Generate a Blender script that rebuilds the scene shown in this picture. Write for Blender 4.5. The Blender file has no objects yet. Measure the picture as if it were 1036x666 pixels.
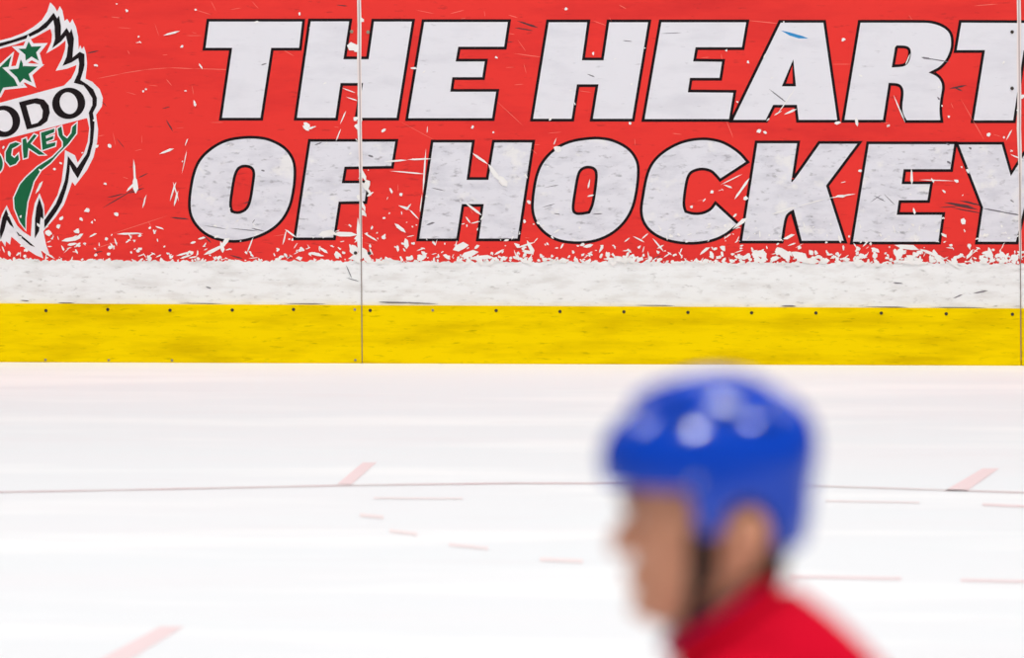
import bpy, bmesh, math, random
from mathutils import Vector, Matrix
R = math.radians
sc = bpy.context.scene
C = sc.collection

# ------------------------------------------------------------------ camera
FW, FH, F = 1036, 666, 7200.0
DB, CAMH = 24.0, 2.75
PITCH = math.atan(CAMH / DB) - math.atan(35 / F)
ROLL = R(0.2)
cd = bpy.data.cameras.new('camera'); cam = bpy.data.objects.new('camera', cd); C.objects.link(cam)
sc.camera = cam
cd.sensor_width = 36; cd.lens = F * 36 / FW; cd.clip_end = 200
cam.location = (0, -DB, CAMH)
CROT = Matrix.Rotation(R(90) - PITCH, 3, 'X') @ Matrix.Rotation(ROLL, 3, 'Z')
cam.rotation_euler = CROT.to_euler()
cd.dof.use_dof = True; cd.dof.focus_distance = 24.05; cd.dof.aperture_fstop = 3.7
CP = Vector((0, -DB, CAMH))

# ------------------------------------------------------------------ world, lamps, exposure
w = bpy.data.worlds.new('world'); sc.world = w; w.use_nodes = True
bg = w.node_tree.nodes['Background']
bg.inputs[0].default_value = (1.0, 0.99, 0.985, 1); bg.inputs[1].default_value = 0.165
for x, y, e in [(-1.17, -20.45, 310), (.59, -15.44, 150), (2.71, -18.47, 440), (-5.11, -13.43, 70)]:
    ld = bpy.data.lights.new('arena_lamp', 'AREA'); ld.shape = 'DISK'; ld.size = 0.9
    ld.energy = e; ld.color = (1, 0.985, 0.97)
    lo = bpy.data.objects.new('arena_lamp', ld); C.objects.link(lo); lo.location = (x, y, 8.5)
for x, y, e, tx, ty, tz in [(-5, -3.2, 218, -5, -3.2, 0), (0, -3.2, 218, 0, -3.2, 0), (5, -3.2, 218, 5, -3.2, 0),
                            (-6, -12, 177, -2, 0, .8), (0, -12, 177, 0, 0, .8), (6, -12, 177, 2, 0, .8)]:
    ld = bpy.data.lights.new('arena_lamp', 'AREA'); ld.shape = 'RECTANGLE'; ld.size = 2.4; ld.size_y = 0.8
    ld.energy = e; ld.color = (1, 0.985, 0.97)
    lo = bpy.data.objects.new('arena_lamp', ld); C.objects.link(lo); lo.location = (x, y, 9)
    lo.rotation_euler = (Vector((tx, ty, tz)) - lo.location).to_track_quat('-Z', 'Y').to_euler()
vs = sc.view_settings
vs.view_transform = 'Standard'; vs.look = 'None'; vs.gamma = 1; vs.use_curve_mapping = False; vs.exposure = 0.0

# ------------------------------------------------------------------ helpers
def ray(px, py):
    return CROT @ Vector((px - FW / 2, FH / 2 - py, -F))
def on_y(px, py, y=0.0):
    d = ray(px, py); return CP + d * ((y - CP.y) / d.y)
def on_ice(px, py, z=0.0):
    d = ray(px, py); return CP + d * ((z - CP.z) / d.z)

def lin(c):
    return tuple(((v / 255) / 12.92 if v / 255 <= .04045 else ((v / 255 + .055) / 1.055) ** 2.4) for v in c) + (1,)

def mat(name, rgb, rough=0.6, spec=0.3):
    m = bpy.data.materials.new(name); m.use_nodes = True
    b = m.node_tree.nodes['Principled BSDF']
    b.inputs['Base Color'].default_value = lin(rgb); b.inputs['Roughness'].default_value = rough
    b.inputs['Specular IOR Level'].default_value = spec
    return m

def worn(name, rgb, layers, rough=0.55, spec=0.25):
    """base colour with layers of wear: (rgb, scale xyz, threshold lo, hi, strength, detail)"""
    m = mat(name, rgb, rough, spec); nt = m.node_tree; b = nt.nodes['Principled BSDF']
    geo = nt.nodes.new('ShaderNodeNewGeometry'); prev = None
    for k, (c, scl, lo, hi, st, det) in enumerate(layers):
        mp = nt.nodes.new('ShaderNodeMapping'); mp.inputs['Scale'].default_value = scl
        mp.inputs['Rotation'].default_value = (0, R(-4 + 5 * k), 0); mp.inputs['Location'].default_value = (k * 3.7, 0, k * 1.9)
        no = nt.nodes.new('ShaderNodeTexNoise'); no.inputs['Scale'].default_value = 1; no.inputs['Detail'].default_value = det
        no.inputs['Roughness'].default_value = .6
        rm = nt.nodes.new('ShaderNodeMapRange'); rm.inputs['From Min'].default_value = lo; rm.inputs['From Max'].default_value = hi
        rm.inputs['To Max'].default_value = st
        mx = nt.nodes.new('ShaderNodeMix'); mx.data_type = 'RGBA'
        nt.links.new(geo.outputs['Position'], mp.inputs['Vector']); nt.links.new(mp.outputs[0], no.inputs['Vector'])
        nt.links.new(no.outputs['Fac'], rm.inputs['Value']); nt.links.new(rm.outputs['Result'], mx.inputs['Factor'])
        if prev is None: mx.inputs['A'].default_value = lin(rgb)
        else: nt.links.new(prev, mx.inputs['A'])
        mx.inputs['B'].default_value = lin(c); prev = mx.outputs['Result']
    nt.links.new(prev, b.inputs['Base Color'])
    return m

def finish(name, me, m, parent=None, kind=None, smooth=False):
    o = bpy.data.objects.new(name, me); C.objects.link(o)
    if m: me.materials.clear(); me.materials.append(m)
    if smooth: me.polygons.foreach_set('use_smooth', [True] * len(me.polygons))
    if parent:
        o.parent = parent; o.location = -parent.location
    if kind: o['kind'] = kind
    return o

def clip(poly, line, keep):
    """cut a pixel polygon along a slanted seam line x = a + b*y, keep 'l' or 'r'"""
    s = 1 if keep == 'l' else -1
    f = lambda p: s * (line[0] + line[1] * p[1] - p[0])
    out = []
    for i, p in enumerate(poly):
        q = poly[(i + 1) % len(poly)]; a, b = f(p), f(q)
        if a >= 0: out.append(p)
        if (a > 0 > b) or (a < 0 < b):
            t = a / (a - b); out.append((p[0] + (q[0] - p[0]) * t, p[1] + (q[1] - p[1]) * t))
    return out

def area(p): return sum(p[i][0] * p[(i + 1) % len(p)][1] - p[(i + 1) % len(p)][0] * p[i][1] for i in range(len(p))) / 2
def offset(poly, d):
    """mitred offset, d > 0 grows the polygon"""
    n = len(poly); sg = 1 if area(poly) > 0 else -1; out = []
    for i in range(n):
        a, b, c = Vector(poly[i - 1]), Vector(poly[i]), Vector(poly[(i + 1) % n])
        e1, e2 = (b - a).normalized(), (c - b).normalized()
        n1, n2 = Vector((e1.y, -e1.x)) * sg, Vector((e2.y, -e2.x)) * sg
        h = n1 + n2
        if h.length < .3: out.append(tuple(b + n1 * d)); continue
        h.normalize(); k = min(1 / max(h.dot(n1), .3), 2.2)
        out.append(tuple(b + h * d * k))
    return out
def smoothed(poly, it=1):
    for _ in range(it):
        o = []
        for i, p in enumerate(poly):
            q = poly[(i + 1) % len(poly)]
            o += [(p[0] * .75 + q[0] * .25, p[1] * .75 + q[1] * .25), (p[0] * .25 + q[0] * .75, p[1] * .25 + q[1] * .75)]
        poly = o
    return poly

def rounded(poly, it=2, lim=52):
    for _ in range(it):
        o = []
        for i in range(len(poly)):
            a, p, q = Vector(poly[i - 1]), Vector(poly[i]), Vector(poly[(i + 1) % len(poly)])
            if (p - a).length < 1e-6 or (q - p).length < 1e-6: continue
            if (p - a).angle(q - p) > R(lim): o.append(tuple(p)); continue
            o += [tuple(p + (a - p) * .25), tuple(p + (q - p) * .25)]
        poly = o
    return poly

def flat(name, loops, y, m, parent=None, thick=.0001, kind=None, pn=None):
    """a thin printed or cut sheet on the plane y, outlines given in frame pixels"""
    cu = bpy.data.curves.new(name, 'CURVE'); cu.dimensions = '2D'; cu.fill_mode = 'BOTH'; cu.extrude = thick
    for lp in loops:
        if len(lp) < 3: continue
        s = cu.splines.new('POLY'); s.points.add(len(lp) - 1); s.use_cyclic_u = True
        for p, q in zip(s.points, lp):
            v = on_y(q[0], q[1], y); p.co = (v.x, v.z, 0, 1)
    t = bpy.data.objects.new(name, cu)
    me = bpy.data.meshes.new_from_object(t); bpy.data.objects.remove(t)
    me.transform(Matrix.Translation((0, y, 0)) @ Matrix.Rotation(R(90), 4, 'X'))
    if pn:                                                # trim the sheet at the panel seams
        bm = bmesh.new(); bm.from_mesh(me)
        for ln, sg in ((pn[1], 1), (pn[2], -1)):
            if not ln: continue
            a, b = on_y(ln[0] + .4 * sg, 0), on_y(ln[0] + .4 * sg + ln[1] * 300, 300)
            t = (a - b).normalized(); nrm = Vector((t.z, 0, -t.x)) * sg
            bmesh.ops.bisect_plane(bm, geom=bm.verts[:] + bm.edges[:] + bm.faces[:], plane_co=a, plane_no=nrm, clear_inner=True)
        bm.to_mesh(me); bm.free()
        if not me.polygons: return None
    return finish(name, me, m, parent, kind)

def loose(name, polys, y, m, parent=None, kind=None, d=.0003):
    """many convex-ish flakes as one surface (front faces plus rims)"""
    bm = bmesh.new()
    for lp in polys:
        f = [bm.verts.new(on_y(p[0], p[1], y)) for p in lp]
        c = Vector((sum((v.co.x for v in f)), sum((v.co.y for v in f)), sum((v.co.z for v in f)))) / len(f)
        cv = bm.verts.new(c + Vector((0, -d, 0)))
        for i in range(len(f)): bm.faces.new((f[i], f[(i + 1) % len(f)], cv))
    bmesh.ops.recalc_face_normals(bm, faces=bm.faces[:])
    me = bpy.data.meshes.new(name); bm.to_mesh(me); bm.free()
    return finish(name, me, m, parent, kind)

def prism(name, poly, y0, y1, m, parent=None, kind=None, bevel=.0):
    """pixel polygon -> solid between planes y0 (front) and y1 (back)"""
    bm = bmesh.new()
    a = [on_y(p[0], p[1], 0) for p in poly]
    f = [bm.verts.new((v.x, y0, v.z)) for v in a]; b = [bm.verts.new((v.x, y1, v.z)) for v in a]
    bm.faces.new(f); bm.faces.new(b[::-1]); n = len(a)
    for i in range(n): bm.faces.new((f[i], b[i], b[(i + 1) % n], f[(i + 1) % n]))
    bmesh.ops.recalc_face_normals(bm, faces=bm.faces[:])
    if bevel: bmesh.ops.bevel(bm, geom=[e for e in bm.edges if all(v in f for v in e.verts)], offset=bevel, segments=2, affect='EDGES')
    me = bpy.data.meshes.new(name); bm.to_mesh(me); bm.free()
    return finish(name, me, m, parent, kind)

def thing(name, label, cat, loc=(0, 0, 0), group=None):
    o = bpy.data.objects.new(name, None); C.objects.link(o); o.location = loc
    o['label'] = label; o['category'] = cat
    if group: o['group'] = group
    return o

# ------------------------------------------------------------------ materials
M = {}
M['film'] = worn('red_film', (233, 50, 43), [((200, 30, 34), (1.6, 1, 7), .48, .72, .6, 6), ((110, 25, 28), (14, 1, 60), .6, .76, .55, 8),
                                           ((243, 108, 96), (6, 1, 60), .72, .8, .5, 4)])
M['letter'] = worn('white_print', (228, 227, 233), [((206, 205, 213), (4, 1, 14), .5, .72, .5, 6), ((120, 116, 124), (18, 1, 75), .62, .78, .5, 7)])
M['letter_low'] = worn('scuffed_white_print', (225, 224, 231), [((198, 197, 206), (9, 1, 24), .46, .68, .65, 7), ((84, 80, 88), (26, 1, 62), .56, .72, .62, 9),
                                                   ((238, 236, 234), (9, 1, 12), .57, .66, .7, 5)])
M['black'] = worn('black_print', (24, 14, 18), [((60, 40, 45), (20, 1, 30), .6, .8, .4, 4)], .6, .15)
M['facing'] = worn('white_facing', (240, 241, 241), [((211, 208, 205), (8, 1, 30), .47, .68, .6, 7), ((120, 117, 114), (26, 1, 75), .575, .74, .55, 9)])
M['yellow'] = worn('yellow_plastic', (246, 213, 0), [((206, 172, 0), (2.4, 1, 17), .45, .68, .75, 8), ((132, 106, 0), (18, 1, 95), .575, .75, .6, 9)], .6, .02)
M['chip'] = worn('chipped_white', (241, 239, 237), [((228, 222, 216), (15, 1, 15), .5, .7, .5, 3)])
M['scratch'] = mat('faint_scratch', (240, 112, 98))
M['scuff'] = mat('dark_scuff', (88, 50, 54))
M['greyscuff'] = mat('grey_scuff', (120, 116, 124))
M['green'] = worn('green_print', (0, 94, 56), [((2, 108, 66), (8, 1, 14), .5, .7, .5, 4)])
M['white'] = worn('crest_white', (233, 230, 234), [((212, 209, 214), (10, 1, 22), .52, .72, .6, 6)])
M['bluepen'] = mat('blue_ink', (45, 140, 200))
M['screw'] = mat('dark_screw', (45, 34, 24), .4, .5)
M['zinc'] = mat('zinc_screw', (150, 142, 120), .4, .5)
M['gap'] = mat('seam_dark', (140, 124, 118), .8)
M['edge'] = mat('seam_edge', (236, 226, 222), .7); M['edge_grey'] = mat('seam_grey', (186, 168, 168), .7)
M['cap'] = mat('cap_plastic', (225, 225, 225), .5)

# ------------------------------------------------------------------ ice
def ice_material():
    m = mat('ice', (240, 242, 244), .8, 0); nt = m.node_tree; b = nt.nodes['Principled BSDF']
    geo = nt.nodes.new('ShaderNodeNewGeometry'); prev = None
    for k, (c, scl, lo, hi, st) in enumerate([((242, 241, 243), (.35, 1.6, 1), .42, .68, .8), ((252, 252, 252), (.5, 2.2, 1), .5, .7, .8),
                                              ((238, 237, 239), (1.4, 6, 1), .56, .75, .5)]):
        mp = nt.nodes.new('ShaderNodeMapping'); mp.inputs['Scale'].default_value = scl; mp.inputs['Location'].default_value = (k * 2.3, k, 0)
        no = nt.nodes.new('ShaderNodeTexNoise'); no.inputs['Scale'].default_value = 1; no.inputs['Detail'].default_value = 5
        rm = nt.nodes.new('ShaderNodeMapRange'); rm.inputs['From Min'].default_value = lo; rm.inputs['From Max'].default_value = hi; rm.inputs['To Max'].default_value = st
        mx = nt.nodes.new('ShaderNodeMix'); mx.data_type = 'RGBA'; mx.inputs['B'].default_value = lin(c)
        nt.links.new(geo.outputs['Position'], mp.inputs['Vector']); nt.links.new(mp.outputs[0], no.inputs['Vector'])
        nt.links.new(no.outputs['Fac'], rm.inputs['Value']); nt.links.new(rm.outputs['Result'], mx.inputs['Factor'])
        if prev is None: mx.inputs['A'].default_value = lin((240, 242, 244))
        else: nt.links.new(prev, mx.inputs['A'])
        prev = mx.outputs['Result']
    nt.links.new(prev, b.inputs['Base Color'])
    return m
bm = bmesh.new()
x0, x1, y0, y1 = -14, 14, -26, .12
vsq = [bm.verts.new(p) for p in ((x0, y0, 0), (x1, y0, 0), (x1, y1, 0), (x0, y1, 0), (x0, y0, -.05), (x1, y0, -.05), (x1, y1, -.05), (x0, y1, -.05))]
for f in ((0, 1, 2, 3), (7, 6, 5, 4), (0, 4, 5, 1), (1, 5, 6, 2), (2, 6, 7, 3), (3, 7, 4, 0)): bm.faces.new([vsq[i] for i in f])
me = bpy.data.meshes.new('floor'); bm.to_mesh(me); bm.free()
floor = finish('floor', me, ice_material(), None, 'structure')
floor['label'] = 'white scraped rink ice in front of the boards'

bm = bmesh.new(); bmesh.ops.create_cube(bm, size=1); bmesh.ops.transform(bm, verts=bm.verts[:], matrix=Matrix.Translation((0, -12.95, 11)) @ Matrix.Diagonal((28, 26.1, .1, 1)))
me = bpy.data.meshes.new('ceiling'); bm.to_mesh(me); bm.free()
finish('ceiling', me, mat('ceiling_sheet', (170, 170, 174), .8, .1), None, 'structure')

def ice_strip(name, pts, wpx, m):
    """a painted line on the ice, given by its centre line in pixels and its width in pixels"""
    bm = bmesh.new(); row = []
    for (px, py) in pts:
        row.append((bm.verts.new(on_ice(px, py - wpx / 2, .0012)), bm.verts.new(on_ice(px, py + wpx / 2, .0012))))
    for a, b in zip(row, row[1:]): bm.faces.new((a[0], a[1], b[1], b[0]))
    bmesh.ops.recalc_face_normals(bm, faces=bm.faces[:])
    me = bpy.data.meshes.new(name); bm.to_mesh(me); bm.free()
    o = finish(name, me, m, floor, 'structure')
    return o
mline = worn('ice_line_paint', (222, 194, 196), [((226, 216, 216), (3, .5, 1), .4, .6, .9, 3)], .8, .1)
mmark = mat('ice_red_paint', (244, 222, 223), .8, .1); mmark2 = mat('ice_faint_paint', (246, 232, 232), .8, .1)
arc = []
key = [(-220, 504), (0, 498), (150, 495.3), (350, 491.2), (520, 489), (610, 489.2), (820, 491.6), (1036, 498.5), (1250, 510)]
for i in range(len(key) - 1):
    for t in range(4): arc.append((key[i][0] + (key[i + 1][0] - key[i][0]) * t / 4, key[i][1] + (key[i + 1][1] - key[i][1]) * t / 4))
ice_strip('faceoff_circle_line', arc, 1.3, mline)
def ice_patch(name, poly, m):
    bm = bmesh.new(); bm.faces.new([bm.verts.new(on_ice(px, py, .0012)) for px, py in poly])
    bmesh.ops.recalc_face_normals(bm, faces=bm.faces[:])
    me = bpy.data.meshes.new(name); bm.to_mesh(me); bm.free(); return finish(name, me, m, floor, 'structure')
ice_patch('red_hash_mark', [(341, 490), (356, 490), (381, 468), (367, 468)], mmark)
ice_patch('red_hash_mark', [(955, 497), (978, 497), (1011, 474), (994, 474)], mmark)
ice_patch('red_hash_mark', [(92, 672), (124, 672), (186, 634), (162, 634)], mmark)
for a, b, wd, m in [((378, 504), (468, 504.5), 1.6, mmark2), ((364, 521), (388, 523.5), 3.5, mmark2), ((394, 537), (422, 540.5), 3.5, mmark2),
                    ((454, 551), (494, 555), 3.2, mmark2), ((546, 566), (590, 568), 4, mmark2), ((800, 583.5), (912, 585.5), 2.6, mmark),
                    ((972, 587), (1060, 589), 2.6, mmark), ((994, 510.5), (1060, 513.5), 2.2, mmark), ((835, 507), (930, 508.5), 1.4, mmark2)]:
    ice_strip('faint_red_dash', [a, b], wd, m)

# ------------------------------------------------------------------ the boards: panels
SEAM1, SEAM2 = (363.3, .0085), (1030.8, .006)
sx = lambda s, y: s[0] + s[1] * y
def base(px): v = on_y(px, 366 + px / 1036 * 3.7); return (v.x, 0, 0)
IL = lambda x: 366.2 + x / 1036 * 3.6         # foot of the boards
WL = lambda x: 307 + x / 1036 * 5.2            # top of the yellow plate
RL = lambda x: 263.6 + x / 1036 * 3.6          # lower edge of the red film
PAN = [
    ('l', None, SEAM1, -301, thing('rink_board_panel', 'red board panel with the flame crest, left of the white seam', 'board panel', base(30), 'rink board panels')),
    ('m', SEAM1, SEAM2, None, thing('rink_board_panel', 'wide red board panel carrying most of the white lettering, between the two seams', 'board panel', base(698), 'rink board panels')),
    ('r', SEAM2, None, 1700, thing('rink_board_panel', 'sliver of red board panel at the right frame edge, past the right seam', 'board panel', base(1366), 'rink board panels')),
]
rnd = random.Random(7)
def cut(poly, pn, g=.4):
    _, a, b, _, _ = pn
    if a: poly = clip(poly, (a[0] + g, a[1]), 'r')
    if b: poly = clip(poly, (b[0] - g, b[1]), 'l')
    return poly
def wide(xa, xb, ya, yb): return [(xa, ya(xa)), (xb, ya(xb)), (xb, yb(xb)), (xa, yb(xa))]
TOP = -14
for pn in PAN:
    k, a, b, ext, root = pn
    xa = -301 if k == 'l' else -2000; xb = 1700 if k == 'r' else 3000
    body = wide(xa, xb, lambda x: TOP, lambda x: IL(x) + .3)
    prism('facing_sheet', cut(body, pn), 0, .04, M['facing'], root)
    prism('cap_rail', cut(wide(xa, xb, lambda x: TOP - 14, lambda x: TOP - .5), pn), -.012, .1, M['cap'], root)
    # red film with a ragged lower edge
    lo, hi = (xa if k == 'l' else sx(a, 260)), (xb if k == 'r' else sx(b, 260))
    edge = []; x = hi
    while x > lo:
        n = max(0, math.sin(x * .021 + 1) * .6 + math.sin(x * .083) * .5 + math.sin(x * .19 + 2) * .5)
        edge.append((x, RL(x) + rnd.uniform(-1.6, .9) - (n ** 2) * (2.6 if x > 380 else .8)))
        x -= rnd.uniform(.9, 3.2)
    film = [(xa if k == 'l' else sx(a, TOP + 2), TOP + 2), (xb if k == 'r' else sx(b, TOP + 2), TOP + 2), (hi, RL(hi))] + edge[1:] + [(lo, RL(lo))]
    flat('red_film', [cut(film, pn)], -.0003, M['film'], root)
    # yellow kick plate with its screws
    kp = prism('kick_plate', cut(wide(xa, xb, WL, lambda x: IL(x) + .3), pn), -.011, -.0005, M['yellow'], root, bevel=.002)
    pn_screws = []
    if k == 'l': pn_screws = [(-17, 314.5, 1), (46.5, 314.4, 1), (109, 313.2, 1), (172, 314, 1), (235, 313.8, 1), (297, 313.2, 1), (359, 313.3, 0), (46, 364.3, 2), (110, 364.6, 2), (174, 364.8, 2), (359.5, 364.5, 2)]
    if k == 'm': pn_screws = [(374.5, 314.2, 1), (437.8, 314, 0), (502, 314.3, 1), (566.5, 315.3, 1), (631.2, 315.6, 1), (696, 316.2, 1), (760.5, 316.6, 1), (825.5, 316.8, 1), (891.6, 316.9, 1), (957.3, 317.6, 1), (1024.3, 318.1, 1)]
    if k == 'r': pn_screws = [(1042, 318.5, 1)]
    def screw(px, py, r, yb, m, parent, root):
        v = on_y(px, py, yb); bm = bmesh.new(); n = 14
        ring = [[bm.verts.new((v.x + math.cos(t / n * 6.2832) * rr, yy, v.z + math.sin(t / n * 6.2832) * rr)) for t in range(n)]
                for rr, yy in ((r, yb + .001), (r, yb - .0012), (r * .7, yb - .0022), (r * .3, yb - .0022), (r * .25, yb - .0008))]
        for p, q in zip(ring, ring[1:]):
            for t in range(n): bm.faces.new((p[t], p[(t + 1) % n], q[(t + 1) % n], q[t]))
        bm.faces.new(ring[-1]); bmesh.ops.recalc_face_normals(bm, faces=bm.faces[:])
        me = bpy.data.meshes.new('screw'); bm.to_mesh(me); bm.free()
        o = finish('screw', me, m); o.parent = parent; o.location = -root.location
        o.location = (-root.location if parent is root else Vector((0, 0, 0)))
    for px, py, t in pn_screws:
        screw(px, py, .0056 if t == 1 else .0045, -.011, M['screw'] if t == 1 else M['zinc'], kp, root)
    film_screws = {'l': [(355.7, 32, 'zinc'), (359.6, 256, 'screw')], 'm': [(372.3, 32.5, 'zinc'), (373.6, 256.3, 'screw'), (1024, 32.3, 'screw'), (1024, 89.4, 'screw')], 'r': []}[k]
    for px, py, mm in film_screws: screw(px, py, .0058, -.0032, M[mm], root, root)

# worn white panel edges and the dark gap along each seam
def seam(s, pl, pr):
    yl = [-13, 25, 60, 95, 130, 165, 190, 225, 262]; wl = [2.3, 1.8, 2.6, 2.0, 2.9, 1.6, 1.2, 1.8, 1.0]; wr = [1.7, 2.2, 1.6, 1.9, 1.5, 2.2, 1.4, .9, 1.4]
    flat('worn_edge', [[(sx(s, y) - w_, y) for y, w_ in zip(yl, wl)] + [(sx(s, y) - .35, y) for y in yl[::-1]]], -.0024, M['edge'], pl)
    flat('worn_edge', [[(sx(s, y) + .35, y) for y in yl] + [(sx(s, y) + w_, y) for y, w_ in list(zip(yl, wr))[::-1]]], -.0024, M['edge'], pr)
    bar = lambda ya, yb, wa, wb: [(sx(s, ya) - wa, ya), (sx(s, ya) + wa, ya), (sx(s, yb) + wb, yb), (sx(s, yb) - wb, yb)]
    flat('seam_strip', [bar(-13, 175, .75, .55)], -.0028, M['edge_grey'], pl)
    flat('seam_strip', [bar(175, WL(sx(s, 300)) - .3, .5, .45)], -.0028, M['gap'], pl)
    flat('seam_strip', [bar(WL(sx(s, 300)), 364.5, .45, .35)], -.0114, M['gap'], pl)
seam(SEAM1, PAN[0][4], PAN[1][4]); seam(SEAM2, PAN[1][4], PAN[2][4])

# ------------------------------------------------------------------ lettering (white faces with black outlines)
LET = {
 'T1': [[(211.6,21.9),(305.6,21.9),(302.6,48.4),(274.3,48.4),(263.5,119.2),(224.7,119.2),(235,48.4),(208,48.4)]],
 'H1': [[(314.4,21.7),(353.2,21.7),(347.4,60),(373,60),(378.4,21.9),(416.7,21.9),(401.2,119.2),(361.7,119.2),(367.3,84),(344.5,84),(339.3,119.2),(300.4,119.2)]],
 'E1': [[(429.3,22.3),(513.8,22.3),(510,47.3),(463.6,47.3),(460.9,62.3),(490.4,62.3),(487.9,78.1),(457.6,78.1),(455.5,92.9),(501.9,92.9),(497.8,119.6),(413.1,119.6)]],
 'H2': [[(555.2,22.6),(594.1,22.6),(588.7,61.1),(610.7,61.1),(616.4,22.6),(655.7,22.6),(639.5,120.2),(599.9,120.2),(605.6,85.3),(583.7,85.3),(578.3,120.2),(539.4,120.2)]],
 'E2': [[(669.2,22.6),(754.9,22.6),(750.6,47.8),(703.7,47.8),(701.2,62.2),(730.4,62.6),(727.9,78.8),(698,78.8),(695.8,93.5),(741.9,93.9),(737.6,120.5),(652.2,120.5)]],
 'A': [[(789.8,23),(833,23),(847,121.3),(808.1,121.3),(806.3,106.1),(782.2,106.1),(774.7,121.3),(741.9,121.3)], [(802.6,60),(805.3,87.4),(790.9,87.4)]],
 'R': [[(870.6,23),(935.4,23),(942,23.6),(948,25.1),(953,27.2),(957,29.8),(960,33),(961.7,37),(962.3,43),(961.7,49.6),(957.9,59.5),(950.7,67.6),(944.4,70.9),(939.4,73.4),(948,77),(952.5,82.9),(953.4,89.2),(951.3,100),(950.2,110.8),(951.3,121.6),(917.4,121.6),(913.5,115.3),(912.7,107.2),(914.5,94.6),(913.5,88.3),(909.3,84.2),(899.1,83.8),(893.3,121.3),(854.4,121.3)],
       [(905.9,46),(916.5,46),(921,48.7),(921.9,54.1),(920.1,62.2),(915.6,67.6),(902.1,68.3)]],
 'T2': [[(972.7,23),(1066.7,23.4),(1063.7,50.8),(1035.6,50.8),(1025,121.8),(985.2,121.8),(996.6,50.7),(968,50.7)]],
 'O1': [[(249.4,140.1),(262,140.6),(272.6,142.6),(287.3,150),(295.7,161.6),(297.4,174.2),(295.7,193.1),(291.5,211),(281,226.8),(264.1,237.3),(243.1,243.2),(226.3,242.5),(209.4,236.9),(197.9,225.7),(193,214.1),(193,199.4),(196.8,176.3),(203.1,161.6),(215.8,150),(230.5,142.6)],
        [(248.4,166.2),(255.7,168.3),(258.7,174.2),(257.4,184.7),(254.7,203.6),(250.5,213.1),(241,217.3),(233.6,215.2),(231.3,207.8),(233.6,191),(236.4,175.2),(241,167.9)]],
 'F': [[(314.2,143.5),(399.8,143.5),(395.8,167.9),(348.5,168.7),(345.7,185.5),(371.6,185.5),(368.9,203.6),(342.6,204),(337.1,240.4),(299.5,240.4)]],
 'H3': [[(438.4,144.3),(477.3,144.3),(472,182.1),(494.1,182.1),(500.4,144.3),(538.2,144.3),(523.5,241.4),(484.6,241.4),(489.5,206.5),(467.2,206.5),(461.7,241.4),(424.3,241.4)]],
 'O2': [[(599.4,140.9),(610.5,141.5),(620.4,143.5),(635.2,151),(643.6,162.6),(644.8,175.2),(642.5,195.2),(638.3,212),(628.9,226.8),(614.1,238.3),(595.2,244.4),(572.1,244),(557.3,239),(545.8,228.9),(540.1,216.2),(540.1,201.5),(543.7,178.4),(550,163.7),(562.6,151),(578.4,143.7)],
        [(594.2,167.4),(601.5,168.7),(605.3,174.2),(604,188.9),(601.1,207.8),(596.9,216.2),(584.7,218.3),(579.4,215.8),(578,209.9),(580.5,193.1),(583.6,175.2),(587.8,169.5)]],
 'C': [[(754.6,163.7),(747.3,155.2),(734.7,146.8),(724.1,143),(709.4,141.4),(690.5,144.5),(673.7,153.1),(662.1,163.7),(655.8,176.3),(651.6,199.4),(649.5,214.1),(652.6,225.7),(661,235.2),(675.8,242.5),(696.8,245.5),(717.8,243.2),(732.6,237.3),(745.2,226.8),(724.1,207.4),(719.9,213.1),(711.5,217.3),(701,217.9),(692.6,215.2),(690.1,207.8),(691.5,193.1),(694.3,178.4),(698.9,172.1),(709.4,169.1),(719.9,171.2),(725.2,176.3),(728.8,180.5)]],
 'K': [[(766.3,145.1),(806.3,145.1),(800.4,184.3),(802.4,184),(829.4,145.6),(867.3,145.6),(835.7,187.8),(853.6,243.6),(811.1,243.6),(803.1,212),(798,214.5),(793.6,219.4),(790.1,243.6),(750.9,243.6)]],
 'E3': [[(879,146),(965.3,146),(961.5,171.2),(914.2,171.2),(912.1,186.4),(940.9,186.4),(938.3,202.6),(909.3,202.6),(907.2,217.5),(953.1,217.5),(949.3,244.6),(863,244.6)]],
 'Y': [[(970,146.4),(1013.5,146.4),(1022.7,178.3),(1043,146.4),(1084,146.4),(1036,210),(1027.8,244.6),(989.5,244.6),(994.6,209.9)]],
}
for nm, loops in LET.items():
    low = loops[0][0][1] > 135
    if nm in ('O1', 'O2', 'C', 'R', 'K'): loops = [rounded(l) for l in loops]
    for pn in PAN:
        outl = [offset(loops[0], 2.85)] + [offset(l, -2.85) for l in loops[1:]]
        lt = flat('letter', loops, -.0010, M['letter_low' if low else 'letter'], pn[4], pn=pn)
        if not lt: continue
        ou = flat('letter_outline', outl, -.0007, M['black'], None, pn=pn)
        ou.parent = lt

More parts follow.
